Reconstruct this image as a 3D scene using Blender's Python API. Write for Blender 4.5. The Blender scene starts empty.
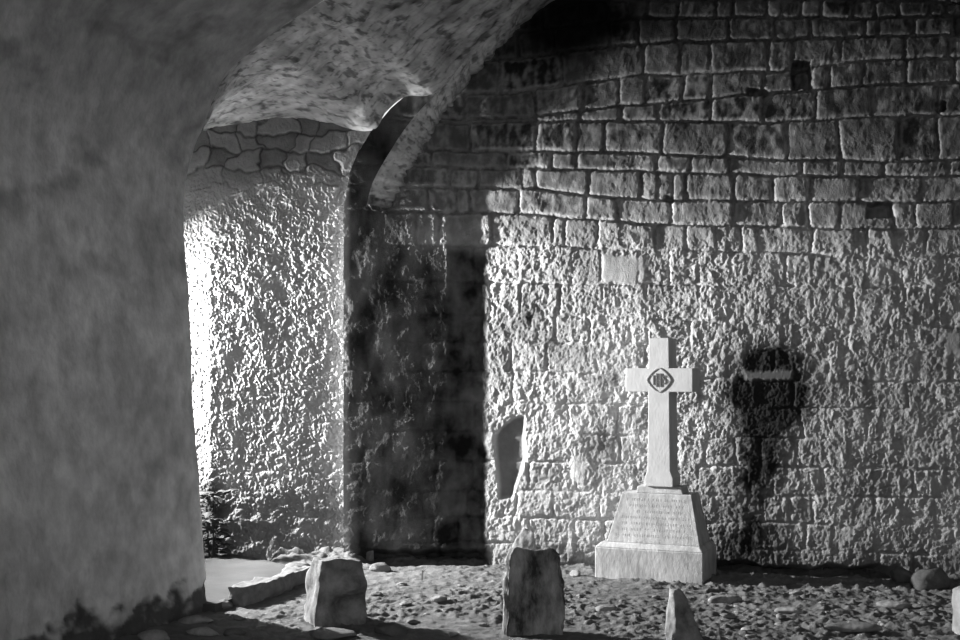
import bpy, bmesh, math, random
import numpy as np
from mathutils import Vector, Matrix, noise as mn

scene = bpy.context.scene
C = scene.collection
random.seed(7)
F = 1200.0; HY = 373.0; EH = 1.5           # focal length in pixels, horizon row, eye height (m)

def P(px, py, D):
    return np.array([(px - 480) / F * D, D, EH - (py - HY) / F * D])

# ------------------------------------------------------------------ noise
_rng = np.random.RandomState(3)
_ang = _rng.rand(256, 256) * 2 * np.pi
_GX, _GY = np.cos(_ang), np.sin(_ang)
def perlin(x, y, seed=0):
    x = np.asarray(x, float) + seed * 17.31; y = np.asarray(y, float) + seed * 9.77
    xi = np.floor(x).astype(int); yi = np.floor(y).astype(int)
    xf = x - xi; yf = y - yi
    u = xf**3 * (xf * (xf * 6 - 15) + 10); v = yf**3 * (yf * (yf * 6 - 15) + 10)
    def g(ix, iy, dx, dy):
        a = ix & 255; b = iy & 255
        return _GX[a, b] * dx + _GY[a, b] * dy
    n00 = g(xi, yi, xf, yf); n10 = g(xi + 1, yi, xf - 1, yf)
    n01 = g(xi, yi + 1, xf, yf - 1); n11 = g(xi + 1, yi + 1, xf - 1, yf - 1)
    return ((n00 * (1 - u) + n10 * u) * (1 - v) + (n01 * (1 - u) + n11 * u) * v) * 1.5
def fbm(x, y, oct=4, seed=0, gain=.5):
    s = 0; a = 1; f = 1; t = 0
    for i in range(oct):
        s = s + a * perlin(x * f, y * f, seed + i * 3.7); t += a; a *= gain; f *= 2.03
    return s / t
def sstep(a, b, x):
    t = np.clip((x - a) / (b - a), 0, 1)
    return t * t * (3 - 2 * t)
def gauss(x, y, cx, cy, rx, ry):
    return np.exp(-((x - cx) / rx)**2 - ((y - cy) / ry)**2)

# ------------------------------------------------------------------ materials
def mat(name, lo, hi, scale=4, bump=0.0, bscale=60, rough=.95, attr=False, detail=6, stretch=(1, 1, 1), spec=.1, a=.3, b=.7):
    m = bpy.data.materials.new(name); m.use_nodes = True
    nt = m.node_tree; N = nt.nodes; L = nt.links
    bs = N['Principled BSDF']; bs.inputs['Roughness'].default_value = rough
    bs.inputs['Specular IOR Level'].default_value = spec
    tc = N.new('ShaderNodeTexCoord'); mp = N.new('ShaderNodeMapping'); mp.inputs['Scale'].default_value = stretch
    L.new(tc.outputs['Object'], mp.inputs['Vector'])
    nz = N.new('ShaderNodeTexNoise'); nz.inputs['Scale'].default_value = scale; nz.inputs['Detail'].default_value = detail
    nz.inputs['Roughness'].default_value = .65
    L.new(mp.outputs['Vector'], nz.inputs['Vector'])
    cr = N.new('ShaderNodeValToRGB'); e = cr.color_ramp.elements
    e[0].position = a; e[1].position = b
    e[0].color = (lo, lo, lo, 1); e[1].color = (hi, hi, hi, 1)
    L.new(nz.outputs['Fac'], cr.inputs['Fac'])
    col = cr.outputs['Color']
    if attr:
        at = N.new('ShaderNodeAttribute'); at.attribute_name = 'tone'
        mx = N.new('ShaderNodeMix'); mx.data_type = 'RGBA'; mx.blend_type = 'MULTIPLY'; mx.inputs[0].default_value = 1
        L.new(col, mx.inputs[6]); L.new(at.outputs['Fac'], mx.inputs[7]); col = mx.outputs[2]
    L.new(col, bs.inputs['Base Color'])
    if bump:
        n2 = N.new('ShaderNodeTexNoise'); n2.inputs['Scale'].default_value = bscale; n2.inputs['Detail'].default_value = 5
        L.new(mp.outputs['Vector'], n2.inputs['Vector'])
        bp = N.new('ShaderNodeBump'); bp.inputs['Strength'].default_value = bump; bp.inputs['Distance'].default_value = .01
        L.new(n2.outputs['Fac'], bp.inputs['Height']); L.new(bp.outputs['Normal'], bs.inputs['Normal'])
    return m

M_wall = mat('weathered_masonry', .85, 1.0, 30, attr=True, bump=.6, bscale=120)
M_inner = mat('rough_cast_wall', .85, 1.0, 30, attr=True, bump=.7, bscale=110)
M_plaster = mat('grey_plaster', .66, 1.15, 6.5, attr=True, bump=.8, bscale=34, stretch=(1, 1, .75))
M_soffit = mat('streaked_soffit', .6, 1.15, 5, attr=True, bump=.4, bscale=30, stretch=(.5, .5, 2.2))
M_floor = mat('dry_dirt', .8, 1.15, 14, attr=True, bump=.5, bscale=70)
M_terrace = mat('terrace_cement', .052, .075, 5, bump=.3, bscale=60)
M_marble = mat('pale_marble', .42, .56, 9, bump=.15, bscale=60, rough=.75, stretch=(1, 1, .5))
M_marble_worn = mat('worn_pale_marble', .24, .52, 11, bump=.3, bscale=50, rough=.85, stretch=(1, 1, .45))
M_carve = mat('carved_marble', .13, .2, 20, rough=.8)
M_letter = mat('faded_lettering', .2, .5, 60)
M_stone = mat('field_stone', .09, .34, 8, bump=1.0, bscale=22)
M_dark = mat('dark_field_stone', .05, .14, 7, bump=.7, bscale=22)
M_slab = mat('dark_slate_slab', .04, .36, 5, bump=1.0, bscale=24, stretch=(1.6, 1, .7), a=.38, b=.66)
M_pale = mat('pale_limestone', .17, .32, 9, bump=.6, bscale=24)
M_kerb = mat('kerb_limestone', .09, .22, 9, bump=.7, bscale=26)
M_leaf = mat('dark_leaf', .03, .09, 12)
M_twig = mat('dry_twig', .4, .55, 20)
M_back = mat('plain_render', .10, .16, 3)

# ------------------------------------------------------------------ mesh helpers
def grid_obj(name, G, m, tone=None, flip=False, smooth=True, kind='structure'):
    n, k, _ = G.shape
    me = bpy.data.meshes.new(name)
    V = G.reshape(-1, 3).astype(np.float32)
    idx = np.arange(n * k).reshape(n, k)
    q = np.stack([idx[:-1, :-1], idx[:-1, 1:], idx[1:, 1:], idx[1:, :-1]], -1).reshape(-1, 4)
    if flip: q = q[:, ::-1]
    nf = len(q)
    me.vertices.add(len(V)); me.vertices.foreach_set('co', V.ravel())
    me.loops.add(nf * 4); me.loops.foreach_set('vertex_index', np.ascontiguousarray(q).ravel().astype(np.int32))
    me.polygons.add(nf); me.polygons.foreach_set('loop_start', np.arange(0, nf * 4, 4, dtype=np.int32))
    if smooth: me.polygons.foreach_set('use_smooth', np.ones(nf, dtype=bool))
    me.update(calc_edges=True)
    a = me.attributes.new('tone', 'FLOAT', 'POINT')
    a.data.foreach_set('value', (np.ones(len(V)) if tone is None else np.clip(tone, .002, 1.0).ravel()).astype(np.float32))
    me.materials.append(m)
    o = bpy.data.objects.new(name, me); C.objects.link(o)
    if kind: o['kind'] = kind
    return o

def bm_obj(name, bm, m, parent=None, smooth=False):
    me = bpy.data.meshes.new(name)
    bmesh.ops.recalc_face_normals(bm, faces=bm.faces[:])
    bm.to_mesh(me); bm.free()
    if smooth:
        for p in me.polygons: p.use_smooth = True
    me.materials.append(m)
    o = bpy.data.objects.new(name, me); C.objects.link(o)
    if parent: o.parent = parent
    return o

def tag(o, label, cat, group=None, kind=None):
    o['label'] = label; o['category'] = cat
    if group: o['group'] = group
    if kind: o['kind'] = kind
    return o

def add_box(bm, x0, x1, y0, y1, z0, z1):
    vs = [bm.verts.new((x, y, z)) for z in (z0, z1) for y in (y0, y1) for x in (x0, x1)]
    for f in ((0, 2, 3, 1), (4, 5, 7, 6), (0, 1, 5, 4), (2, 6, 7, 3), (0, 4, 6, 2), (1, 3, 7, 5)):
        bm.faces.new([vs[i] for i in f])

def prism(bm, poly, y0, y1):
    """poly: (x, z) outline, extruded along y"""
    a = [bm.verts.new((x, y0, z)) for x, z in poly]; b = [bm.verts.new((x, y1, z)) for x, z in poly]
    n = len(poly)
    bm.faces.new(a); bm.faces.new(b[::-1])
    for i in range(n):
        bm.faces.new((a[i], b[i], b[(i + 1) % n], a[(i + 1) % n]))

def frustum(bm, b0, b1, z0, z1):
    """b0, b1: (x0, x1, y0, y1) at z0 and z1"""
    vs = []
    for (x0, x1, y0, y1), z in ((b0, z0), (b1, z1)):
        vs += [bm.verts.new(c) for c in ((x0, y0, z), (x1, y0, z), (x1, y1, z), (x0, y1, z))]
    for f in ((0, 3, 2, 1), (4, 5, 6, 7), (0, 1, 5, 4), (1, 2, 6, 5), (2, 3, 7, 6), (3, 0, 4, 7)):
        bm.faces.new([vs[i] for i in f])

def interp_poly(pts, n):
    """smooth resample of control points: n samples per segment (Catmull-Rom)"""
    p = np.array(pts, float); out = []
    for i in range(len(p) - 1):
        p0 = p[max(i - 1, 0)]; p1 = p[i]; p2 = p[i + 1]; p3 = p[min(i + 2, len(p) - 1)]
        for t in np.linspace(0, 1, n, endpoint=False):
            out.append(.5 * ((2 * p1) + (-p0 + p2) * t + (2 * p0 - 5 * p1 + 4 * p2 - p3) * t**2 + (-p0 + 3 * p1 - 3 * p2 + p3) * t**3))
    out.append(p[-1]); return np.array(out)

def normals(G):
    du = np.gradient(G, axis=1); dv = np.gradient(G, axis=0)
    n = np.cross(du, dv); return n / (np.linalg.norm(n, axis=2, keepdims=True) + 1e-9)

# ================================================================== END WALL (coursed stone)
X0 = -1.085
def Dwall(X): return 9.75 - .2 * (X - X0)
def prot(X):
    lin = .212 + (X - X0) * (.058 - .212) / (-.27 - X0)
    return np.where(X < -.27, lin, .058 * (1 - sstep(-.27, -.19, X)))

ef = np.array([(-.3, -1.085), (2.83, -1.085), (3.09, -1.03), (3.265, -.966), (3.42, -.87), (3.6, -.71), (3.74, -.54), (3.86, -.35), (4.15, -.1), (4.43, .3), (4.8, .95), (5.5, 1.0)])
zs = np.arange(-.2, 5.42, .0075)
xr_fine = np.arange(0, 1, 1 / 730.)
XL = np.interp(zs, ef[:, 0], ef[:, 1])
XL = XL + .012 * fbm(zs * 3, zs * 0, 3, 4)
cols = np.concatenate([np.linspace(0, 1, 740) ** 1.0])
XR = 4.3
Xg = XL[:, None] + (XR - XL[:, None]) * cols[None, :]
far = np.linspace(XR, 7.6, 24)[1:]
Xg = np.concatenate([Xg, np.repeat(far[None, :], len(zs), 0)], 1)
Zg = np.repeat(zs[:, None], Xg.shape[1], 1)
Dg = Dwall(Xg)
PX = 480 + F * Xg / Dg; PY = HY - F * (Zg - EH) / Dg            # where the bare plane shows (used to lay out the stones as measured)
wx = PX + 2.6 * fbm(Xg * 5, Zg * 5, 3, 1) + .9 * perlin(Xg * 40, Zg * 40, 2)
wy = PY + 2.2 * fbm(Xg * 4 + 9, Zg * 5, 3, 5) + .8 * perlin(Xg * 40, Zg * 40, 7)

cx = [400, 520, 640, 770, 860, 960]
courses = [[-90]*6, [-50]*6, [-20, -20, -22, -20, -20, -20], [6, 6, 0, -2, 0, 2], [36, 32, 18, 17, 18, 16], [65, 58, 43, 40, 37, 35], [96, 92, 75, 71, 60, 57],
           [121, 117, 104, 93, 86, 82], [125, 121, 121, 122, 117, 115], [152, 151, 153, 159, 161, 160], [168, 168, 171, 175, 177, 176],
           [189, 188, 200, 201, 202, 201], [214, 213, 224, 226, 229, 228], [247, 246, 250, 253, 257, 256],
           [282, 283, 284, 285, 287, 287], [315, 316, 318, 325, 326, 326], [342, 342, 345, 350, 350, 350], [371, 371, 375, 381, 382, 382],
           [400, 403, 405, 408, 409, 410], [430, 432, 436, 438, 440, 441], [460, 461, 464, 467, 468, 470], [490, 490, 493, 496, 497, 499],
           [515, 517, 520, 523, 525, 528], [540, 542, 545, 549, 552, 555], [565, 568, 571, 576, 580, 584], [592, 595, 600, 605, 610, 615], [640]*6]
joints = {5: [430, 500, 562, 644, 680, 710, 768, 792, 840, 905, 948],
          6: [464, 535, 582, 620, 645, 683, 711, 763, 796, 812, 830, 862, 907, 955],
          7: [425, 464, 536, 580, 622, 658, 712, 763, 816, 872, 938],
          9: [432, 507, 551, 577, 657, 691, 730, 802, 842, 884, 948],
          10: [450, 479, 521, 536, 588, 641, 657, 673, 686, 734, 774, 811, 860, 921],
          11: [430, 456, 470, 519, 586, 618, 671, 733, 782, 809, 839, 894, 915],
          12: [416, 440, 491, 552, 564, 598, 655, 686, 715, 741, 758, 812, 853, 867, 895, 926],
          13: [445, 474, 518, 571, 601, 638, 669, 699, 732, 785, 812, 866, 938],
          14: [490, 520, 560, 602, 646, 700, 720, 745, 771, 812, 852, 905, 936],
          15: [462, 483, 530, 555, 590, 630, 648, 690, 730, 793, 850, 894, 920]}
h = np.zeros_like(Xg); edge = np.ones_like(Xg) * 99; tone_blk = np.zeros_like(Xg); rough_blk = np.zeros_like(Xg)
rb = random.Random(11)
cl = [np.interp(wx, cx, c) for c in courses]
for i in range(len(courses) - 1):
    top, bot = cl[i], cl[i + 1]
    mrow = (wy >= top) & (wy < bot)
    if not mrow.any(): continue
    xs = joints.get(i)
    if not xs:
        xs = []; x = 300 + rb.random() * 30
        hgt = courses[i + 1][2] - courses[i][2]
        while x < 1300: xs.append(x); x += max(14, hgt * rb.uniform(.8, 2.2))
    else:
        xs = [300, 340, 385] + xs; x = xs[-1]
        while x < 1300: x += rb.uniform(28, 60); xs.append(x)
        if i == 8: pass
    xs = np.array(xs); slant = np.array([rb.uniform(-.08, .08) for _ in xs])
    xx = wx[mrow] + (wy[mrow] - (top + bot)[mrow] / 2) * slant[np.clip(np.searchsorted(xs, wx[mrow]), 0, len(xs) - 1)]
    j = np.searchsorted(xs, xx)
    lo = np.where(j > 0, xs[np.clip(j - 1, 0, len(xs) - 1)], 250); hi = xs[np.clip(j, 0, len(xs) - 1)]
    dx = np.minimum(xx - lo, np.abs(hi - xx)); dy = np.minimum(wy[mrow] - top[mrow], bot[mrow] - wy[mrow])
    r = 5.0
    ax = np.maximum(r - dx, 0); ay = np.maximum(r - dy, 0)
    d = r - np.sqrt(ax**2 + ay**2); d = np.minimum(d, np.minimum(dx, dy))
    edge[mrow] = d
    off = np.array([rb.uniform(-1, 1) for _ in range(len(xs) + 1)]); of2 = np.array([rb.uniform(-1, 1) for _ in range(len(xs) + 1)])
    tilt = np.array([rb.uniform(-1, 1) for _ in range(len(xs) + 1)])
    kl = .35 + .65 * (1 - sstep(230, 300, wy[mrow]))
    h[mrow] += kl * .010 * off[j] + kl * .008 * tilt[j] * (xx - (lo + hi) / 2) / np.maximum(hi - lo, 10)
    tone_blk[mrow] = of2[j]
n_low = fbm(Xg * 1.6, Zg * 1.6, 4, 11)
lower = sstep(205, 268, PY + 26 * n_low)               # 1 where the rough pale pointing covers the joints
soft = np.where(lower > 0, lower, 0)
mort = 1 - sstep(.5, 2.1, edge)                        # 1 in the joints
mort_deep = mort * sstep(-.35, .25, fbm(Xg * 3, Zg * 3, 3, 21) + .25 * (1 - lower))
spor = sstep(-.3, .15, fbm(Xg * 2.3, Zg * 2.3, 3, 23))
h -= (.024 * (1 - lower) + .018 * lower * spor) * mort_deep + .004 * mort * (1 - lower)
h += .006 * sstep(0, 9, edge) * (1 - lower)
# chisel / pitting relief
ca, sa = math.cos(.35), math.sin(.35)
U = Xg * ca + Zg * sa; W = -Xg * sa + Zg * ca
wrp = .35 * fbm(Xg * 9, Zg * 9, 3, 31)
worm = perlin(U * 33 + wrp * 5, W * 17 + wrp * 2, 33); worm2 = perlin(U * 66 + wrp * 6, W * 40, 35)
pit = (.6 * np.abs(worm) + .4 * np.abs(worm2)); pit = np.clip(pit * 2.2, 0, 1)
chip = fbm(Xg * 15, Zg * 12, 4, 41)
edgy = 1 - sstep(3, 11, edge)
ampl = lower * .0108 + (1 - lower) * (.0013 + .0045 * edgy)
ampl = ampl * (.8 + .9 * fbm(Xg * 2.2, Zg * 2.2, 3, 44))
h += ampl * ((pit - .4) * .7 + chip * 1.15) + .004 * fbm(Xg * 60, Zg * 45, 2, 47) * lower
h += .010 * fbm(Xg * 3.1, Zg * 3.1, 3, 51)
# smooth reserved blocks
def rect(x0, x1, y0, y1, f=2.0):
    return sstep(x0 - f, x0 + f, wx) * (1 - sstep(x1 - f, x1 + f, wx)) * sstep(y0 - f, y0 + f, wy) * (1 - sstep(y1 - f, y1 + f, wy))
sm = np.clip(rect(602, 645, 256, 283, 3) + rect(945, 975, 331, 357) + .9 * rect(572, 586, 456, 483) + .8 * rect(476, 494, 434, 450), 0, 1)
h = h * (1 - .85 * sm) + .006 * sm
# dark zone beside the pier: stained old render plus the pier's painted shadow
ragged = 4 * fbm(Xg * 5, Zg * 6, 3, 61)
plz_shade = (1 - sstep(484, 490, PX + ragged)) * sstep(232, 262, PY + 10 * fbm(Xg * 4, Zg * 4, 3, 63))
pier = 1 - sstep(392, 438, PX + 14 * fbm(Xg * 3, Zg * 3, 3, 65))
flat = np.clip(np.maximum(plz_shade * .78, pier), 0, 1)
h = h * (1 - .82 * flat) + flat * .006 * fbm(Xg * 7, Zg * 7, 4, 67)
# arched scar
arc_top = 414 + 22 * ((PX - 525) / 31) ** 2
scar = sstep(0, 4, PY - arc_top) * sstep(494, 498, PX - 4 * sstep(440, 500, PY)) * (1 - sstep(521, 526, PX + 12 * sstep(455, 503, PY))) * (1 - sstep(494, 502, PY))
h = h * (1 - .7 * scar) - .035 * scar
# putlog holes
hole = np.clip(rect(793, 811, 62, 88, 1) + rect(867, 893, 202, 217, 1) + .6 * rect(748, 766, 89, 96, 2) + .6 * rect(936, 946, 101, 111, 2) + .5*rect(665,673,196,201,1.5), 0, 1)
h -= .16 * hole
# dark recess with a ledge stone
rec = rect(757, 793, 381, 406, 2)
h = h - .012 * rec
led = rect(745, 793, 371, 380, 2); h = h * (1 - led) + .012 * led
top_rec = rect(750, 790, 358, 370, 3); h -= .008 * top_rec
yoff = h.copy()
Dfin = Dg - prot(Xg) - yoff * .98
Xfin = Xg - yoff * .196
und = (1 - sstep(-.01, .07, Zg - .05 * fbm(Xg * 4, Zg * 0, 3, 68) - .05 * (Xg < .3))) * np.clip(sstep(-.98, -.85, Xg) * (1 - sstep(-.02, .12, Xg)) + sstep(1.6, 1.75, Xg) * (1 - sstep(2.9, 3.2, Xg)), 0, 1)
Dfin = Dfin + .18 * und
# --- tone: stone colour and stains, with some light and shade painted in
soot_n = fbm(Xg * 2.0, Zg * 2.4, 4, 71)
crust = (1 - .8 * lower) * sstep(2.0, 6.5, edge + 6 * fbm(Xg * 16, Zg * 9, 3, 73)) * (.75 + .25 * tone_blk)
base = .43 + .06 * tone_blk * (1 - .1 * lower) + .16 * fbm(Xg * 6, Zg * 6, 3, 75) + .16 * fbm(Xg * 1.7, Zg * 1.7, 3, 76)
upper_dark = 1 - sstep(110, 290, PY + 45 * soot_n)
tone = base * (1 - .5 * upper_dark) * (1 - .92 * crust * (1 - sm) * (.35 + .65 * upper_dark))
tone *= 1 + .35 * gauss(PX, PY, 655, 400, 90, 110) * (1 + fbm(Xg * 4, Zg * 4, 3, 79))  # brighter light around the cross painted into the tone
tone *= 1 - .45 * (1 - lower) * mort * sstep(.1, .5, chip + .3)
tone *= 1 - .25 * sstep(.25, .6, fbm(Xg * 9, Zg * 7, 3, 77)) 
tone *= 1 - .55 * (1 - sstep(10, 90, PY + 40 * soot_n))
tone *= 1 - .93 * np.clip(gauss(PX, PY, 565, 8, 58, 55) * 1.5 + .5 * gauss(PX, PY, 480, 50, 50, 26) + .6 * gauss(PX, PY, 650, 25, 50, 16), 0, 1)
st = gauss(PX, PY, 770, 358, 26, 13) * 1.15 + gauss(PX, PY, 778, 392, 36, 30) * 1.25 + .8 * gauss(PX, PY, 765, 440, 24, 45) + .65 * gauss(PX, PY, 752, 490, 27, 50) + .6 * gauss(PX, PY, 738, 390, 20, 15) + .8 * gauss(PX, PY, 745, 545, 50, 30) + .4 * gauss(PX, PY, 770, 400, 60, 60)  # dark blot around the ledge, trailing down the wall
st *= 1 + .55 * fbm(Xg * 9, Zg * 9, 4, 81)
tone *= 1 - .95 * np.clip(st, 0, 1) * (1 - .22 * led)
st2 = .8 * gauss(PX, PY, 527, 318, 12, 10) + .6 * gauss(PX, PY, 600, 440, 17, 42) + .45 * gauss(PX, PY, 545, 470, 14, 12) + .6 * gauss(PX, PY, 612, 378, 16, 9)
tone *= 1 - .85 * np.clip(st2 * (1 + .9 * fbm(Xg * 11, Zg * 11, 3, 83)), 0, 1)
tone *= 1 - .55 * scar
mott = fbm(Xg * 3.2, Zg * 3.2, 5, 85)
tone = tone * (1 - plz_shade) + plz_shade * np.clip(.06 + .20 * mott + .02 * (1 - mort) + .06 * fbm(Xg * 12, Zg * 7, 3, 86), .012, 1) * (1 - .4 * gauss(PX, PY, 440, 460, 60, 130))
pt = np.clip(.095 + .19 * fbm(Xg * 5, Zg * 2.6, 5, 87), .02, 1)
pt *= 1 - .6 * (1 - sstep(150, 230, PY))  # pier head's shade painted into the plaster tone
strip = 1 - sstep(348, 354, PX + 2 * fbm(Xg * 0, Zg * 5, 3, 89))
pt = pt * (1 - strip) + (.30 + .1 * fbm(Xg * 6, Zg * 4, 3, 91)) * strip  # paler jamb edge: bounced light painted into the tone
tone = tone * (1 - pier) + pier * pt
foot_dark = sstep(520, 575, PY + 18 * soot_n)  # darker towards the wall foot
tone *= 1 - .45 * foot_dark
tone *= 1 - .25 * sstep(760, 1000, PX + 60 * soot_n)  # darker towards the right end
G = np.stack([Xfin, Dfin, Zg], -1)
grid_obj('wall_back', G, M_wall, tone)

# return face of the pier
rim = np.stack([XL, Dwall(XL) - prot(XL), zs], -1)[:640]
ret = np.stack([rim, rim + np.array([.05, .10, 0]), rim + np.array([.08, .9, 0])], 1)
grid_obj('trim_1', ret, M_plaster, np.full(ret.shape[:2], .3))

# ================================================================== INNER WALL seen through the arch
xs = np.concatenate([np.arange(-5.2, -2.7, .03), np.arange(-2.7, -.85, .0062)])
zz = np.arange(-.15, 4.3, .0068)
XI, ZI = np.meshgrid(xs, zz)
DI = 9.63 - .024 * (XI + 1.0) + .26 * np.maximum(0, -2.17 - XI) ** 1.0
py = HY - F * (ZI - EH) / DI; px = 480 + F * XI / DI
ca, sa = math.cos(.5), math.sin(.5)
U = XI * ca + ZI * sa; W = -XI * sa + ZI * ca
wrp = .4 * fbm(XI * 8, ZI * 8, 3, 101)
worm = perlin(U * 36 + wrp * 5, W * 19 + wrp, 103); w2 = perlin(U * 62 + wrp * 6, W * 38, 105)
pit = np.clip((.6 * np.abs(worm) + .4 * np.abs(w2)) * 2.2, 0, 1)
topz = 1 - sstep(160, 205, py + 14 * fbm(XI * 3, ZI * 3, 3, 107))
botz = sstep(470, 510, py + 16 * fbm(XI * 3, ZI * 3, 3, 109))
hi_ = (.0112 * (1 - topz) + .004 * topz) * ((pit - .4) + .7 * fbm(XI * 12, ZI * 10, 4, 111))
hi_ += .012 * fbm(XI * 3, ZI * 3, 3, 113)
# bare rubble stones near the top
gx = XI * 4.6 + .8 * fbm(XI * 4, ZI * 4, 3, 115); gy = ZI * 7 + .8 * fbm(XI * 4, ZI * 4, 3, 117)
row = np.floor(gy); fx = gx + .5 * (row % 2) + .37 * row
ex = np.minimum(fx % 1, 1 - fx % 1) / 4.6; ey = np.minimum(gy % 1, 1 - gy % 1) / 7
ed = np.minimum(ex, ey); cell = np.sin(np.floor(fx) * 12.9 + row * 78.2) * 43758.5; cell = cell - np.floor(cell)
hi_ += topz * (.012 * sstep(.0, .02, ed) + .03 * (cell - .5))
hi_ += botz * (.022 * fbm(XI * 7, ZI * 9, 4, 119))
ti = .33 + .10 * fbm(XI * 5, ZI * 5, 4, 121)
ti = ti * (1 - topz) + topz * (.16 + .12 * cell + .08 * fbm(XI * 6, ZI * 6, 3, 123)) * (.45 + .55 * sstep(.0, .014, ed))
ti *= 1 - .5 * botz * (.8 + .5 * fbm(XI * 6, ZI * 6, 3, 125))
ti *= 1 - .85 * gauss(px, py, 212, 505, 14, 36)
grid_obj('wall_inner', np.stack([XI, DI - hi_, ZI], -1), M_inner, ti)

# ================================================================== NEAR PILLAR, VAULT, SOFFIT
DN = 7.62
def N(px, py): return P(px, py, DN)
prof = [N(212, 612), N(208, 580), N(203, 520), N(199, 460), N(195, 400), N(191, 320), N(187, 250), N(186, 205),
        N(188, 178), N(195, 150), N(204, 126), N(214, 98), N(227, 74), N(250, 53), N(280, 31), N(305, 15), N(325, 2), N(350, -14),
        np.array([-.3, DN, 4.3]), np.array([.5, DN, 4.75]), np.array([1.5, DN, 5.12]), np.array([2.6, DN, 5.25]), np.array([3.7, DN, 5.12]),
        np.array([4.7, DN, 4.7]), np.array([5.6, DN, 4.0]), np.array([6.2, DN, 3.0]), np.array([6.3, DN, 1.5]), np.array([6.3, DN, -.1])]
prof[0][2] = -.1
pr = interp_poly(prof, 26)
ds = np.array([.364, 1.0, 0])
ts = np.concatenate([np.linspace(0, .3, 34), np.linspace(.3, 4.5, 250)[1:], np.linspace(4.5, 9.5, 30)[1:]])
G = pr[:, None, :] - ts[None, :, None] * ds[None, None, :]
arc = np.concatenate([[0], np.cumsum(np.linalg.norm(np.diff(pr, axis=0), axis=1))])
A, T = np.meshgrid(arc, ts, indexing='ij')
nn = normals(G)
if nn[40, 40, 0] < 0: nn = -nn
Zp = G[..., 2]
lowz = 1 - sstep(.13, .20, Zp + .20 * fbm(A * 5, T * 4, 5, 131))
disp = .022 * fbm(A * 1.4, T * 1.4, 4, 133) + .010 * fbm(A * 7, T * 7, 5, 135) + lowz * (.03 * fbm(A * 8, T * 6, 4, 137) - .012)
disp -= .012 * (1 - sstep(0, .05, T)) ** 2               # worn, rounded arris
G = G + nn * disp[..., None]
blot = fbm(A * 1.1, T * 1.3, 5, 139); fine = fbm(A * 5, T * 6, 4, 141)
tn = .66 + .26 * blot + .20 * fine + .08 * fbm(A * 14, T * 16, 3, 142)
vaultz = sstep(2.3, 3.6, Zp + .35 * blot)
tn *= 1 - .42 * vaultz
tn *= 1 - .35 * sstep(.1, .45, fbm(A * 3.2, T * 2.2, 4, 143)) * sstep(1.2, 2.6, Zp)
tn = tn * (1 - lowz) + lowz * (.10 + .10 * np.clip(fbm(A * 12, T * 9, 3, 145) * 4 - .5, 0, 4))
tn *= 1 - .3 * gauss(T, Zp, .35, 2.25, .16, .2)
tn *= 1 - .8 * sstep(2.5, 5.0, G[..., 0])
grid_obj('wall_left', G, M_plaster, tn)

# jamb return of the near pillar (faces the inner bay)
top_i = 7 * 26 + 1
rr = pr[:top_i]
ret = np.stack([G[:top_i, 0], rr + np.array([-.25, .02, 0]), rr + np.array([-3.6, -.1, 0])], 1)
grid_obj('trim_2', ret, M_plaster, np.full(ret.shape[:2], .16))

# soffit: ruled between the near rim and the far line, then on into the vault
Npts = [np.array([-4.9, 7.5, 2.9]), N(155, 192)] + prof[7:]
rim_n = G[7 * 26:, 0].copy()
Fpts = [np.array([-4.9, 10.2, 3.2]), P(60, 165, 10.0), P(110, 155, 9.9), P(150, 146, 9.8), P(180, 139, 9.79), P(205, 134, 9.78), P(260, 126, 9.74), P(318, 124, 9.7), P(370, 131, 9.56), P(386, 112, 9.48), P(405, 97, 9.42), P(437, 92, 9.33), P(470, 55, 9.27),
        P(510, 20, 9.2), P(550, -15, 9.12), np.array([2.0, 9.0, 5.12]), np.array([3.1, 9.0, 5.25]), np.array([4.2, 9.0, 5.12]),
        np.array([5.2, 9.0, 4.7]), np.array([6.1, 9.0, 4.0]), np.array([6.7, 9.0, 3.0]), np.array([6.8, 9.0, 1.5]), np.array([6.8, 9.0, -.1])]
na = interp_poly(Npts, 26); fa = interp_poly(Fpts, 26)
na[52:] = rim_n
for q_ in range(26, 52): na[q_] = na[26] + (rim_n[0] + np.array([-.01, .03, .02]) - na[26]) * (q_ - 26) / 26.
na[52] = rim_n[0] + np.array([-.01, .03, .02])
tt = np.linspace(0, 1, 130)
G = na[:, None, :] * (1 - tt)[None, :, None] + fa[:, None, :] * tt[None, :, None]
arch_lift = np.zeros(len(na)); kk = np.arange(len(na)) / 26. - 1.
arch_lift = .14 * np.exp(-((kk - 5.5) / 3.0) ** 2)
G[..., 2] += arch_lift[:, None] * (4 * tt * (1 - tt))[None, :]
K, TT = np.meshgrid(kk, tt, indexing='ij')
nn = normals(G)
if nn[200, 60, 2] > 0: nn = -nn
Xs, Ys, Zs = G[..., 0], G[..., 1], G[..., 2]
dsp = .045 * fbm(Xs * 1.6, Ys * 1.6 + Zs, 4, 151) + .02 * fbm(Xs * 5, Ys * 7, 4, 153) + .018 * fbm(Xs * 3 + Ys * 2, Ys * 14, 5, 155) + .016 * fbm(Xs * 10, Ys * 13, 4, 156)
dsp *= (np.minimum(sstep(0, .05, TT), sstep(0, .03, 1 - TT)) * .9 + .1) * sstep(1.2, 3.0, K)
G = G + nn * dsp[..., None]
streak = fbm(K * 1.3, TT * 9 + K * .4, 4, 157); bl = fbm(Xs * 4, Ys * 5, 4, 159)
st3 = fbm(K * 2.2 + TT * 3, TT * 20 + K * 1.5, 5, 163)
ts_ = np.clip(.58 + .34 * streak + .20 * bl + .22 * st3, .05, 1)
ts_ *= 1 - .65 * sstep(.08, .32, fbm(K * 2.6 + TT * 2, TT * 13 - K * .8, 5, 165, .6))
ts_ *= 1 - .5 * sstep(.2, .4, fbm(Xs * 16, Ys * 20, 3, 167))
ts_ *= 1 - .3 * sstep(9.5, 12, K)
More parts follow.
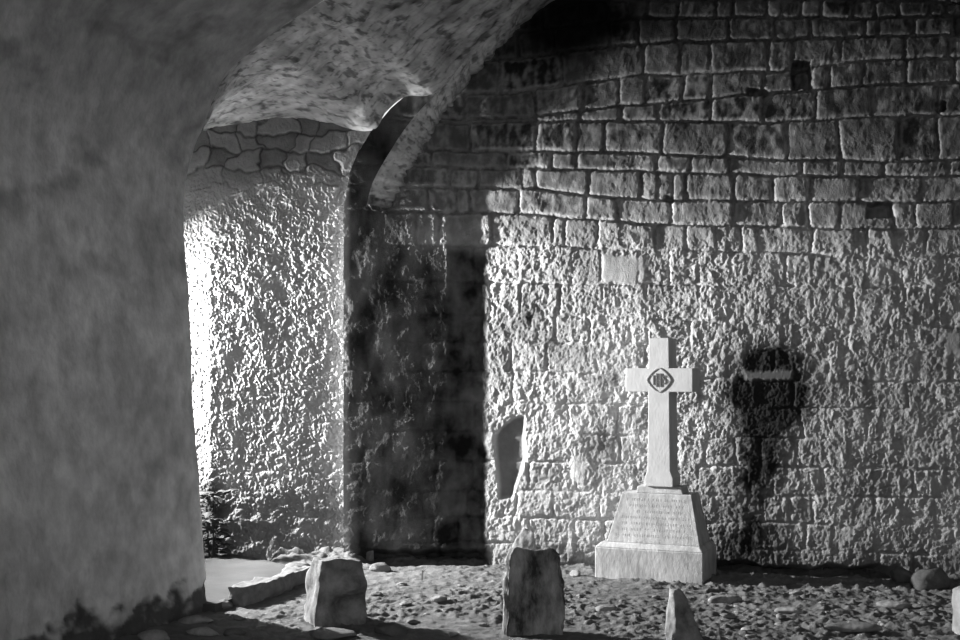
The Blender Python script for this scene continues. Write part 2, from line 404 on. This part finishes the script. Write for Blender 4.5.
grid_obj('ceiling', G, M_soffit, ts_)

# springing strip where the vault meets the end wall
Lp = [P(366, 208, 9.49), P(373, 182, 9.47), P(391, 150, 9.41), P(410, 122, 9.37), P(437, 92, 9.33), P(470, 55, 9.27), P(510, 20, 9.2), P(550, -15, 9.12), np.array([2.0, 9.0, 5.12]), np.array([3.1, 9.0, 5.25])]
def on_wall(px, py):
    D = 9.5
    for _ in range(12):
        X = (px - 480) / F * D; D = float(Dwall(X) - prot(np.array(X))) - .004
    return P(px, py, D)
Rp = [on_wall(386, 214), on_wall(399, 190), on_wall(414, 165), on_wall(428, 140), on_wall(444, 113), on_wall(472, 78), on_wall(506, 42), on_wall(548, 6), np.array([2.1, 9.15, 5.12]), np.array([3.2, 8.9, 5.25])]
la = interp_poly(Lp, 30); ra = interp_poly(Rp, 30)
qk = np.arange(len(ra)) / 30.; jag = .05 * fbm(qk * 4, qk * 0, 4, 179); ra[:, 0] += jag; ra[:, 2] -= jag * .5; ra[:, 1] -= jag * .2; tt = np.linspace(0, 1, 40)
G = la[:, None] * (1 - tt)[None, :, None] + ra[:, None] * tt[None, :, None]
K, TT = np.meshgrid(np.arange(len(la)) / 30., tt, indexing='ij')
nn = normals(G)
if nn[100, 20, 1] > 0: nn = -nn
nz = .02 * fbm(K * 2.5, TT * 2, 4, 171) + .012 * fbm(K * 6, TT * 5, 3, 173)
G = G + nn * (nz * (sstep(0, .08, TT) * sstep(0, .08, 1 - TT)) + .01 * np.sin(np.pi * TT) * sstep(0, 2, K))[..., None]
tst = .50 + .14 * fbm(K * 3, TT * 4, 4, 175) - .3 * sstep(.05, .35, fbm(K * 5, TT * 3, 4, 177))
tst *= 1 - .4 * sstep(.7, 1, TT); tst *= 1 - .5 * sstep(5.2, 7, K); tst *= .12 + .88 * sstep(0, .9, K + .35 * fbm(K * 5, TT * 3, 3, 178))
grid_obj('trim_3', G, M_soffit, np.clip(tst, .04, 1))

# ================================================================== FLOOR
fx = np.concatenate([np.linspace(-6, -2.3, 40, endpoint=False), np.arange(-2.3, 3.7, .0105), np.linspace(3.7, 8.5, 50)])
fy = np.concatenate([np.linspace(-3, 6.3, 60, endpoint=False), np.arange(6.3, 9.95, .0125), np.linspace(9.95, 10.6, 8)])
XF, YF = np.meshgrid(fx, fy)
dw = (Dwall(XF) - prot(XF)) - YF
hf = .018 * fbm(XF * 1.3, YF * 1.3, 3, 181) + .016 * fbm(XF * 5, YF * 6, 4, 183)
cl_ = fbm(XF * 8 + .8 * fbm(XF * 4, YF * 4, 2, 185), YF * 11, 5, 187, .5)
cl_ = np.where(cl_ > 0, cl_ ** .8, cl_ * .5)
calm = .35 + .65 * sstep(-.35, .3, fbm(XF * .9, YF * .9, 3, 189) + .25 * XF)
hf += .036 * cl_ * calm
hf += .010 * sstep(.25, .4, perlin(XF * 24, YF * 24, 191)) * calm
right = sstep(.25, .6, XF)
tr = np.exp(-((dw - .05) / .10) ** 2)
gap = np.clip(sstep(-1.0, -.75, XF) * (1 - sstep(-.05, .2, XF)) + sstep(1.75, 1.9, XF) * (1 - sstep(3.0, 3.3, XF)) * .9, 0, 1)
hf -= tr * (.10 * gap + .0)
hf += .05 * np.exp(-((dw - .02) / .12) ** 2) * (1 - gap) * sstep(.1, .4, XF) * fbm(XF * 6, YF * 6, 3, 193)
hf += .12 * sstep(9.1, 9.6, YF) * sstep(-1.85, -1.5, XF) * (1 - sstep(-1.05, -.85, XF)) * (.7 + .6 * fbm(XF * 8, YF * 8, 3, 195))
onter = (1 - sstep(-1.75, -1.6, XF)) * sstep(7.55, 7.7, YF)
hf = hf * (1 - onter) - .06 * onter
def ground(x, y):
    i = min(max(int(np.searchsorted(fx, x)), 0), len(fx) - 1); j = min(max(int(np.searchsorted(fy, y)), 0), len(fy) - 1)
    return float(hf[j, i])
tf = .115 + .035 * fbm(XF * 3, YF * 3, 4, 197) + .05 * np.clip(cl_, 0, 1)
tf *= 1 - .6 * tr * gap  # trench shade painted into the dirt tone
tf *= 1 - .3 * sstep(6.9, 6.3, YF) * 0
grid_obj('floor', np.stack([XF, YF, hf], -1), M_floor, tf)

# terrace slab beyond the arch
ed_pts = [(215, 604), (228, 600), (242, 595), (258, 588), (272, 582), (287, 576), (297, 572), (296, 569), (284, 565), (270, 561), (255, 557.5), (240, 555)]
TZ = .05
poly = [(P(x, y, F * (EH - TZ) / (y - HY))[:2]) for x, y in ed_pts]
bm = bmesh.new()
pp = [(-4.3, 7.56)] + [tuple(p) for p in poly] + [(-2.15, 9.66), (-4.3, 9.74)]
a = [bm.verts.new((x, y, TZ)) for x, y in pp]; b = [bm.verts.new((x, y, -.15)) for x, y in pp]
bm.faces.new(a)
for i in range(len(pp)): bm.faces.new((a[i], a[(i + 1) % len(pp)], b[(i + 1) % len(pp)], b[i]))
o = bm_obj('trim_4', bm, M_terrace); o['kind'] = 'structure'

# ================================================================== unseen window wall of the inner bay, opening shaped to limit the slit's daylight
bm = bmesh.new()
WY0, WY1, WZ0, WZ1, WXA, WXB = 8.4, 9.72, 1.25, 2.28, -4.9, -3.2
add_box(bm, WXA, WXB, 7.3, WY0, -.1, 4.4); add_box(bm, WXA, WXB, WY0, 10.3, -.1, WZ0); add_box(bm, WXA, WXB, WY0, 10.3, WZ1, 4.4)
add_box(bm, WXA, WXB, WY1, 10.3, WZ0, WZ1)
o = bm_obj('unseen_wall_window_side', bm, M_back); o['kind'] = 'structure'
ld = bpy.data.lights.new('slit_daylight', 'AREA'); ld.shape = 'RECTANGLE'; ld.size = .4; ld.size_y = .06; ld.energy = 1250; ld.spread = math.radians(170)
lo = bpy.data.objects.new('slit_daylight', ld); C.objects.link(lo)
lo.location = (-3.95, 9.55, 2.05); lo.rotation_euler = (0, math.radians(-90), 0)

# ================================================================== CROSS MONUMENT
MX, MY = 1.30, 8.86
root = bpy.data.objects.new('cross_monument', None); C.objects.link(root)
root.location = (MX, MY, 0); root.rotation_euler = (0, 0, -math.radians(23))
tag(root, 'white stone cross on a stepped pedestal before the rough block wall', 'memorial cross')
def bevel(o, w=.006, seg=2):
    b = o.modifiers.new('bevel', 'BEVEL'); b.width = w; b.segments = seg; b.limit_method = 'ANGLE'
    return o
bm = bmesh.new(); add_box(bm, -.40, .40, -.23, .23, -.08, .225)
frustum(bm, (-.40, .40, -.23, .23), (-.36, .37, -.195, .195), .225, .262)
o = bevel(bm_obj('base_block', bm, M_marble_worn, root), .008)
bm = bmesh.new(); frustum(bm, (-.325, .365, -.175, .175), (-.225, .29, -.115, .115), .262, .62)
ped = bevel(bm_obj('pedestal', bm, M_marble_worn, root), .005)
# worn rows of lettering on the sloped face
rl = random.Random(5); bm = bmesh.new()
def onface(x, z, out=.0006): return bm.verts.new((x, -.175 + .06 * (z - .262) / .358 - out, z))
bm.faces.new([onface(-.29, .275), onface(.33, .275), onface(.262, .608), onface(-.198, .608)])
for r in range(7):
    z = .575 - r * .043
    f = (z - .262) / (.62 - .262)
    xa = -.325 + .1 * f + .05; xb = .365 - .075 * f - .05
    if r in (1, 2, 5): xa += rl.uniform(.03, .07); xb -= rl.uniform(.03, .08)
    yf = -.175 + .06 * f - .0015
    x = xa
    while x < xb:
        w = rl.uniform(.010, .018)
        if rl.random() < .8:
            hh = .009; sl = .06 / .358
            x0 = x + rl.uniform(-.001, .001)
            a = [bm.verts.new((x0, yf - sl * hh, z - hh)), bm.verts.new((x0 + .004, yf - sl * hh, z - hh)), bm.verts.new((x0 + .004, yf + sl * hh, z + hh)), bm.verts.new((x0, yf + sl * hh, z + hh))]
            bm.faces.new(a).material_index = 1
            if rl.random() < .6:
                zc = z + rl.choice((-1, 0, 1)) * hh * .75; yy = yf + sl * (zc - z)
                a = [bm.verts.new((x0 + .004, yy, zc - .0018)), bm.verts.new((x0 + w * .7, yy, zc - .0018)), bm.verts.new((x0 + w * .7, yy, zc + .0018)), bm.verts.new((x0 + .004, yy, zc + .0018))]
                bm.faces.new(a).material_index = 1
        x += w + .004
o = bm_obj('inscription', bm, M_marble_worn, ped); o.data.materials.append(M_letter); o['label'] = 'faint worn rows of grey lettering'
bm = bmesh.new(); frustum(bm, (-.125, .225, -.10, .10), (-.115, .212, -.092, .092), .62, .672)
o = bevel(bm_obj('plinth_step', bm, M_marble_worn, root), .006)
c = .05
poly = [(-.105, .672), (.105, .672), (.105, .735), (.085, .79), (.078, 1.362), (.25, 1.362), (.25, 1.535), (.078, 1.535), (.074, 1.755),
        (-.074, 1.755), (-.078, 1.535), (-.25, 1.535), (-.25, 1.362), (-.078, 1.362), (-.085, .79), (-.105, .735)]
bm = bmesh.new(); prism(bm, [(x + c, z) for x, z in poly], -.115, .115)
cr = bevel(bm_obj('cross', bm, M_marble, root), .005)
# monogram medallion at the crossing
def ring(bm, pts_o, pts_i, y0, y1):
    n = len(pts_o)
    A0 = [bm.verts.new((x, y0, z)) for x, z in pts_o]; B0 = [bm.verts.new((x, y0, z)) for x, z in pts_i]
    A1 = [bm.verts.new((x, y1, z)) for x, z in pts_o]; B1 = [bm.verts.new((x, y1, z)) for x, z in pts_i]
    for i in range(n):
        j = (i + 1) % n
        bm.faces.new((A0[i], A0[j], B0[j], B0[i])); bm.faces.new((A0[i], A1[i], A1[j], A0[j])); bm.faces.new((B0[i], B0[j], B1[j], B1[i]))
mc = (c, 1.448)
def dia(r):
    out = []
    for i in range(40):
        t = 2 * math.pi * i / 40; p = 1.35
        cx_, sz = math.cos(t), math.sin(t)
        out.append((mc[0] + r * math.copysign(abs(cx_) ** (2 / p), cx_), mc[1] + r * math.copysign(abs(sz) ** (2 / p), sz)))
    return out
bm = bmesh.new(); ring(bm, dia(.090), dia(.083), -.1215, -.113)
med = bm_obj('medallion', bm, M_letter, cr)
bm = bmesh.new(); dd = dia(.083); bm.faces.new([bm.verts.new((x, -.1165, z)) for x, z in dd])
bm_obj('medallion_field', bm, M_marble, cr)
def stroke(bm, pts, w=.0065):
    for (x0, z0), (x1, z1) in zip(pts[:-1], pts[1:]):
        d = Vector((x1 - x0, 0, z1 - z0)); n = Vector((-d.z, 0, d.x)).normalized() * w
        d = d.normalized() * w * .6
        q = [(x0 - d.x + n.x, z0 - d.z + n.z), (x0 - d.x - n.x, z0 - d.z - n.z), (x1 + d.x - n.x, z1 + d.z - n.z), (x1 + d.x + n.x, z1 + d.z + n.z)]
        prism(bm, q, -.1225, -.114)
k = .001
for nm, strokes in (('letter_i', [[(-34, -30), (-34, 30)]]),
                    ('letter_h', [[(-14, -42), (-14, 42)], [(12, -42), (12, 42)], [(-14, 0), (12, 0)]]),
                    ('letter_s', [[(48, 22), (40, 28), (30, 24), (28, 14), (38, 4), (47, -5), (46, -17), (38, -24), (28, -20)]])):
    bm = bmesh.new()
    for s in strokes: stroke(bm, [(mc[0] + x * k * 1.12, mc[1] + z * k * 1.12) for x, z in s], .0036)
    bm_obj(nm, bm, M_carve, med)

# ================================================================== STONES
def rock_bm(sx, sy, sz, seed, sub=4, rough=.12, cuts=7, flat_base=True):
    bm = bmesh.new(); bmesh.ops.create_icosphere(bm, subdivisions=sub, radius=1)
    r = random.Random(seed)
    planes = []
    for _ in range(cuts):
        n = Vector((r.gauss(0, 1), r.gauss(0, 1), r.gauss(0, .7))).normalized(); planes.append((n, r.uniform(.55, .85)))
    for v in bm.verts:
        p = v.co.copy()
        for n, d in planes:
            t = p.dot(n)
            if t > d: p -= n * (t - d) * .92
        q = p * 1.7 + Vector((seed * 3.1, seed, 0))
        p += p.normalized() * rough * (mn.noise(q) + .5 * mn.noise(q * 2.3) + .25 * mn.noise(q * 5))
        v.co = Vector((p.x * sx, p.y * sy, p.z * sz))
    return bm
def rock(name, px, py, w, hgt, dep, m, label, cat='stone', seed=1, rz=0, group=None, D=None, sub=4, sink=.25, tilt=(0, 0)):
    D = D or F * EH / (py - HY); x = (px - 480) / F * D
    o = bm_obj(name, rock_bm(w / 2 * 1.25, dep / 2 * 1.25, hgt * .62, seed, sub), m, smooth=True)
    z = ground(x, D)
    o.location = (x, D, z + hgt * (.5 - sink)); o.rotation_euler = (tilt[0], tilt[1], rz)
    return tag(o, label, cat, group)

def block_bm(fn, cuts=22):
    bm = bmesh.new(); bmesh.ops.create_cube(bm, size=2)
    bmesh.ops.subdivide_edges(bm, edges=bm.edges[:], cuts=cuts, use_grid_fill=True)
    for v in bm.verts: v.co = fn(v.co.copy())
    return bm
def n3(p, f, s): return mn.noise(p * f + Vector((s, s * 2, s * 3))) + .5 * mn.noise(p * f * 2.1 + Vector((s, 0, s))) + .25 * mn.noise(p * f * 4.3)

# squat boulder-like headstone by the kerb
def f1(p):
    u, v, t = p.x, p.y, (p.z + 1) / 2
    rr = .93 if abs(u) > .9 and abs(v) > .9 else 1
    hw = (.165 - .035 * t) * rr; hd = (.15 - .03 * t) * rr
    x = u * hw + .018 * (1 - t) * (u > 0) * u; y = v * hd; z = t * .44
    z -= .025 * max(0, u + .1) * t + .06 * t * max(0, v - .2)
    x += .02 * t * float(sstep(-.2, -1, u)) 
    q = Vector((x, y, z))
    if v < 0:                                               # scooped front face
        y += .10 * math.exp(-((x - .05) / .10) ** 2 - ((z - .17) / .07) ** 2) + .02 * (1 - t) * 0
        y -= .075 * math.exp(-((x - .05) / .12) ** 2 - ((z - .29) / .07) ** 2)
    d = n3(q, 6, 3) * .024
    return Vector((x + d * u, y + d * v, z + d * .8 * t - .06))
D1 = 7.12; x1 = (331 - 480) / F * D1
o = bm_obj('headstone', block_bm(f1), M_stone, smooth=True); o.location = (x1, D1 + .12, ground(x1, D1) - .0); o.rotation_euler = (0, 0, math.radians(26))
tag(o, 'squat grey rough headstone with a scooped face beside the low kerb', 'headstone')

# dark upright slab in the middle
def f2(p):
    u, v, t = p.x, p.y, (p.z + 1) / 2
    top = .53 - .12 * max(0, abs(u) - .6) ** 1.6 - .02 * u
    hw = .163 + .012 * math.sin(t * 3) - .022 * max(0, (t - .5) / .5) ** 2.5; hd = .06 - .015 * t
    e = .9 if abs(u) > .93 and abs(v) > .5 else 1
    q = Vector((u * hw, v * hd, t * top))
    d = n3(q, 7, 9) * .022 + .005 * mn.noise(q * 26)
    return Vector((q.x * e + d * u + .006 * u * (t < .5), q.y + d * v, q.z + d * t * 1.2 - .05))
D2 = 6.93; x2 = (533 - 480) / F * D2
o = bm_obj('headstone', block_bm(f2), M_slab, smooth=True); o.location = (x2, D2, ground(x2, D2) + .01); o.rotation_euler = (math.radians(-2), math.radians(1), math.radians(9))
tag(o, 'dark upright slab headstone with rounded shoulders, midway along the dirt floor', 'headstone')

# pointed wedge stone in front of the cross
def f3(p):
    u, v, t = p.x, p.y, (p.z + 1) / 2
    xl = -.118 + .03 * t; xr = .118 - .105 * t ** 1.1
    x = xl + (xr - xl) * (u + 1) / 2
    hd = .11 * (1 - .5 * t); ridge = 1 - .85 * abs(u + .35) / (.65 if u < -.35 else 1.35)
    y = v * hd * (ridge if v < 0 else 1)
    z = t * (.37 - .05 * max(0, u))
    q = Vector((x, y, z)); d = n3(q, 9, 15) * .014 + .005 * mn.noise(q * 32)
    return Vector((x + d * u, y + d * v, z + d * t - .08))
D3 = 6.72; x3 = (685 - 480) / F * D3
o = bm_obj('headstone', block_bm(f3), M_stone, smooth=True); o.location = (x3, D3, ground(x3, D3) - .005); o.rotation_euler = (0, 0, math.radians(-12))
tag(o, 'small pointed wedge headstone with one lit flank in front of the cross', 'headstone')

# pale marker cut by the picture's right side
def f4(p):
    u, v, t = p.x, p.y, (p.z + 1) / 2
    q = Vector((u * .10, v * .06, t * .32 - .03 * t * u * u)); d = n3(q, 8, 25) * .008
    return Vector((q.x + d * u, q.y + d * v, q.z + d * t - .05))
D4 = 6.85; x4 = (957 - 480) / F * D4 + .10
o = bm_obj('headstone', block_bm(f4, 14), M_pale, smooth=True); o.location = (x4, D4, ground(x4, D4)); o.rotation_euler = (0, 0, math.radians(8))
tag(o, 'pale low headstone cut off by the right edge of the picture', 'headstone')

# kerb stone along the terrace and its neighbours
def kerb(xa, ya, xb, yb, w, hgt, seed):
    L = math.hypot(xb - xa, yb - ya)
    def f(p):
        u, v, t = p.x, p.y, (p.z + 1) / 2
        q = Vector((u * L / 2, v * w / 2, t * hgt)); d = n3(q, 7, seed) * .022
        e = 1 - .12 * (abs(u) > .9)
        return Vector((q.x + d * u, q.y * e + d * v + .012 * math.sin(q.x * 9 + seed), q.z + d * t * 1.2 - .05))
    o = bm_obj('kerb_stone', block_bm(f), M_kerb, smooth=True)
    o.location = ((xa + xb) / 2, (ya + yb) / 2, 0); o.rotation_euler = (0, 0, math.atan2(yb - ya, xb - xa))
    return o
tag(kerb(-1.56, 7.72, -1.24, 8.62, .13, .165, 31), 'long low stone kerb along the edge of the pale terrace', 'kerb stone')
rock('stone', 296, 581, .22, .14, .16, M_kerb, 'grey lump ending the low kerb, behind the squat headstone', seed=41, D=8.78)
rock('stone', 224, 607, .10, .07, .10, M_kerb, 'small lump between the pillar foot and the near end of the kerb', seed=42, D=7.66)
# jagged pale rock against the wall behind the middle slab
rock('rock', 526, 556, .17, .31, .12, M_stone, 'pale jagged rock against the wall foot, behind the dark middle slab', 'rock', seed=51, D=9.36, sink=.12)
# single stones on the ground
S = [(392, 634, .17, .07, .12, M_dark, 'dark flat stone lying right of the squat headstone'),
     (330, 637, .26, .05, .16, M_kerb, 'pale flat stone in the ground before the squat headstone'),
     (196, 622, .17, .05, .12, M_stone, 'flat pale stone at the right corner of the pillar foot'),
     (203, 633, .20, .05, .10, M_stone, 'second flat stone below the pillar corner, nearer the camera'),
     (155, 640, .16, .06, .10, M_stone, 'grey stone slab against the middle of the pillar foot'),
     (232, 634, .13, .05, .10, M_dark, 'dark low stone in the shade between pillar and squat headstone'),
     (576, 577, .075, .05, .06, M_pale, 'small pale stone near the wall between slab and cross'),
     (930, 588, .22, .17, .18, M_dark, 'dark boulder at the foot of the wall, far right'),
     (902, 582, .15, .10, .14, M_dark, 'dark low boulder at the wall foot, left of the far right boulder'),
     (852, 633, .28, .045, .14, M_kerb, 'broad flat pale stone in the dirt at lower right'),
     (792, 612, .18, .05, .12, M_stone, 'flat grey stone in the dirt right of the wedge headstone'),
     (896, 609, .20, .05, .12, M_stone, 'flat grey stone in the dirt below the wall boulders'),
     (380, 571, .14, .07, .09, M_kerb, 'pale stone in the trench under the dark pier'),
     (725, 601, .20, .05, .12, M_stone, 'flat grey stone just right of the cross base'),
     (606, 610, .15, .05, .10, M_stone, 'grey stone in the dirt between slab and wedge headstones'),
     (440, 603, .10, .04, .08, M_stone, 'grey stone lying alone between the squat headstone and the slab')]
rockpos = []
for i, (px_, py_, w, hh, dp, m, lab) in enumerate(S):
    rockpos.append((( px_ - 480) / (py_ - HY) * EH, F * EH / (py_ - HY), w * .65))
    rock('stone', px_, py_, w, hh, dp, m, lab, seed=60 + i, rz=random.uniform(-.4, .4), sub=3, sink=.22)
# scatter of small loose stones
protos = []
for i in range(5):
    o = bm_obj('pebble', rock_bm(.030, .022, .010, 90 + i, 3, .3, 10), M_stone if i % 2 else M_kerb, smooth=True)
    protos.append(o)
rp = random.Random(21); cnt = 0; placed = []
while cnt < 48:
    px_ = rp.uniform(235, 955); py_ = rp.uniform(584, 639)
    D = F * EH / (py_ - HY); x = (px_ - 480) / F * D
    if D > float(Dwall(x) - prot(np.array(x))) - .2: continue
    if abs(px_ - 331) < 42 or abs(px_ - 533) < 38 or abs(px_ - 685) < 28 or (585 < px_ < 730 and py_ < 592) or (px_ < 310 and py_ < 612): continue
    if px_ < 620 and rp.random() < .35: continue
    s = rp.uniform(.7, 1.8)
    if any((x - a_)**2 + (D - b_)**2 < (.05 * (s + c_))**2 for a_, b_, c_ in placed) or any((x - a_)**2 + (D - b_)**2 < (c_ + .06 * s)**2 for a_, b_, c_ in rockpos): continue
    placed.append((x, D, s))
    o = protos[cnt] if cnt < 5 else protos[cnt % 5].copy()
    if cnt >= 5: C.objects.link(o)
    o.scale = (s, s, s)
    o.location = (x, D, ground(x, D) + .006 * s); o.rotation_euler = (0, 0, rp.uniform(0, 6.28))
    tag(o, 'small loose pebble lying on the dirt floor before the wall', 'pebble', 'loose pebbles on the dirt floor'); cnt += 1

# weed clump at the foot of the inner wall
wr = bpy.data.objects.new('weed', None); C.objects.link(wr); wr.location = (-2.12, 9.48, TZ)
tag(wr, 'dark leafy weed growing at the foot of the bright inner wall', 'plant')
bm = bmesh.new(); bs_ = bmesh.new(); rw = random.Random(4)
for i in range(90):
    z = rw.uniform(.03, .52); a_ = rw.uniform(0, 6.28); r0 = rw.uniform(.0, .10); L = rw.uniform(.07, .15)
    p0 = Vector((r0 * math.cos(a_) * .8, r0 * math.sin(a_) * .6, z)); dr = Vector((math.cos(a_), math.sin(a_) * .7, rw.uniform(-.5, .5))).normalized()
    sd = dr.cross(Vector((0, 0, 1))).normalized() * L * .33
    p1 = p0 + dr * L * .5 + Vector((0, 0, .012)); p2 = p0 + dr * L
    v = [bm.verts.new(q) for q in (p0, p1 + sd, p2, p1 - sd, p1 + Vector((0, 0, .008)))]
    for f in ((0, 1, 4), (1, 2, 4), (2, 3, 4), (3, 0, 4)): bm.faces.new([v[j] for j in f])
for i in range(5):
    a_ = i * 1.3
    frustum(bs_, (-.006 + .02 * math.cos(a_), .006 + .02 * math.cos(a_), -.006 + .02 * math.sin(a_), .006 + .02 * math.sin(a_)),
            (-.003 + .05 * math.cos(a_), .003 + .05 * math.cos(a_), -.003 + .04 * math.sin(a_), .003 + .04 * math.sin(a_)), -.02, .46 - .05 * i)
bm_obj('foliage', bm, M_leaf, wr); bm_obj('stem', bs_, M_leaf, wr)
# dry twig by the trench
D = 8.72; x = (422 - 480) / F * D
bm = bmesh.new(); frustum(bm, (-.007, .007, -.006, .006), (-.002, .010, -.004, .004), -.03, .075); frustum(bm, (-.004, .006, -.004, .004), (.03, .036, -.003, .003), .05, .09)
o = bm_obj('twig', bm, M_twig); o.location = (x, D, ground(x, D)); tag(o, 'short pale twig standing in the dirt before the dark pier', 'twig')

# ================================================================== WORLD, CAMERA
w = bpy.data.worlds.new('overcast'); scene.world = w; w.use_nodes = True
w.node_tree.nodes['Background'].inputs['Color'].default_value = (1, 1, 1, 1)
w.node_tree.nodes['Background'].inputs['Strength'].default_value = 1.1
cd = bpy.data.cameras.new('camera'); cam = bpy.data.objects.new('camera', cd); C.objects.link(cam)
cd.sensor_width = 36; cd.lens = 36 * F / 960; cd.shift_y = (HY - 320) / 960; cd.clip_end = 100
cam.location = (0, 0, EH); cam.rotation_euler = (math.radians(90), 0, 0)
scene.camera = cam
vs = scene.view_settings
vs.view_transform = 'Standard'; vs.look = 'None'; vs.gamma = 1; vs.use_curve_mapping = False; vs.exposure = 0
scene.cycles.use_denoising = True
scene.cycles.max_bounces = 8; scene.cycles.diffuse_bounces = 6
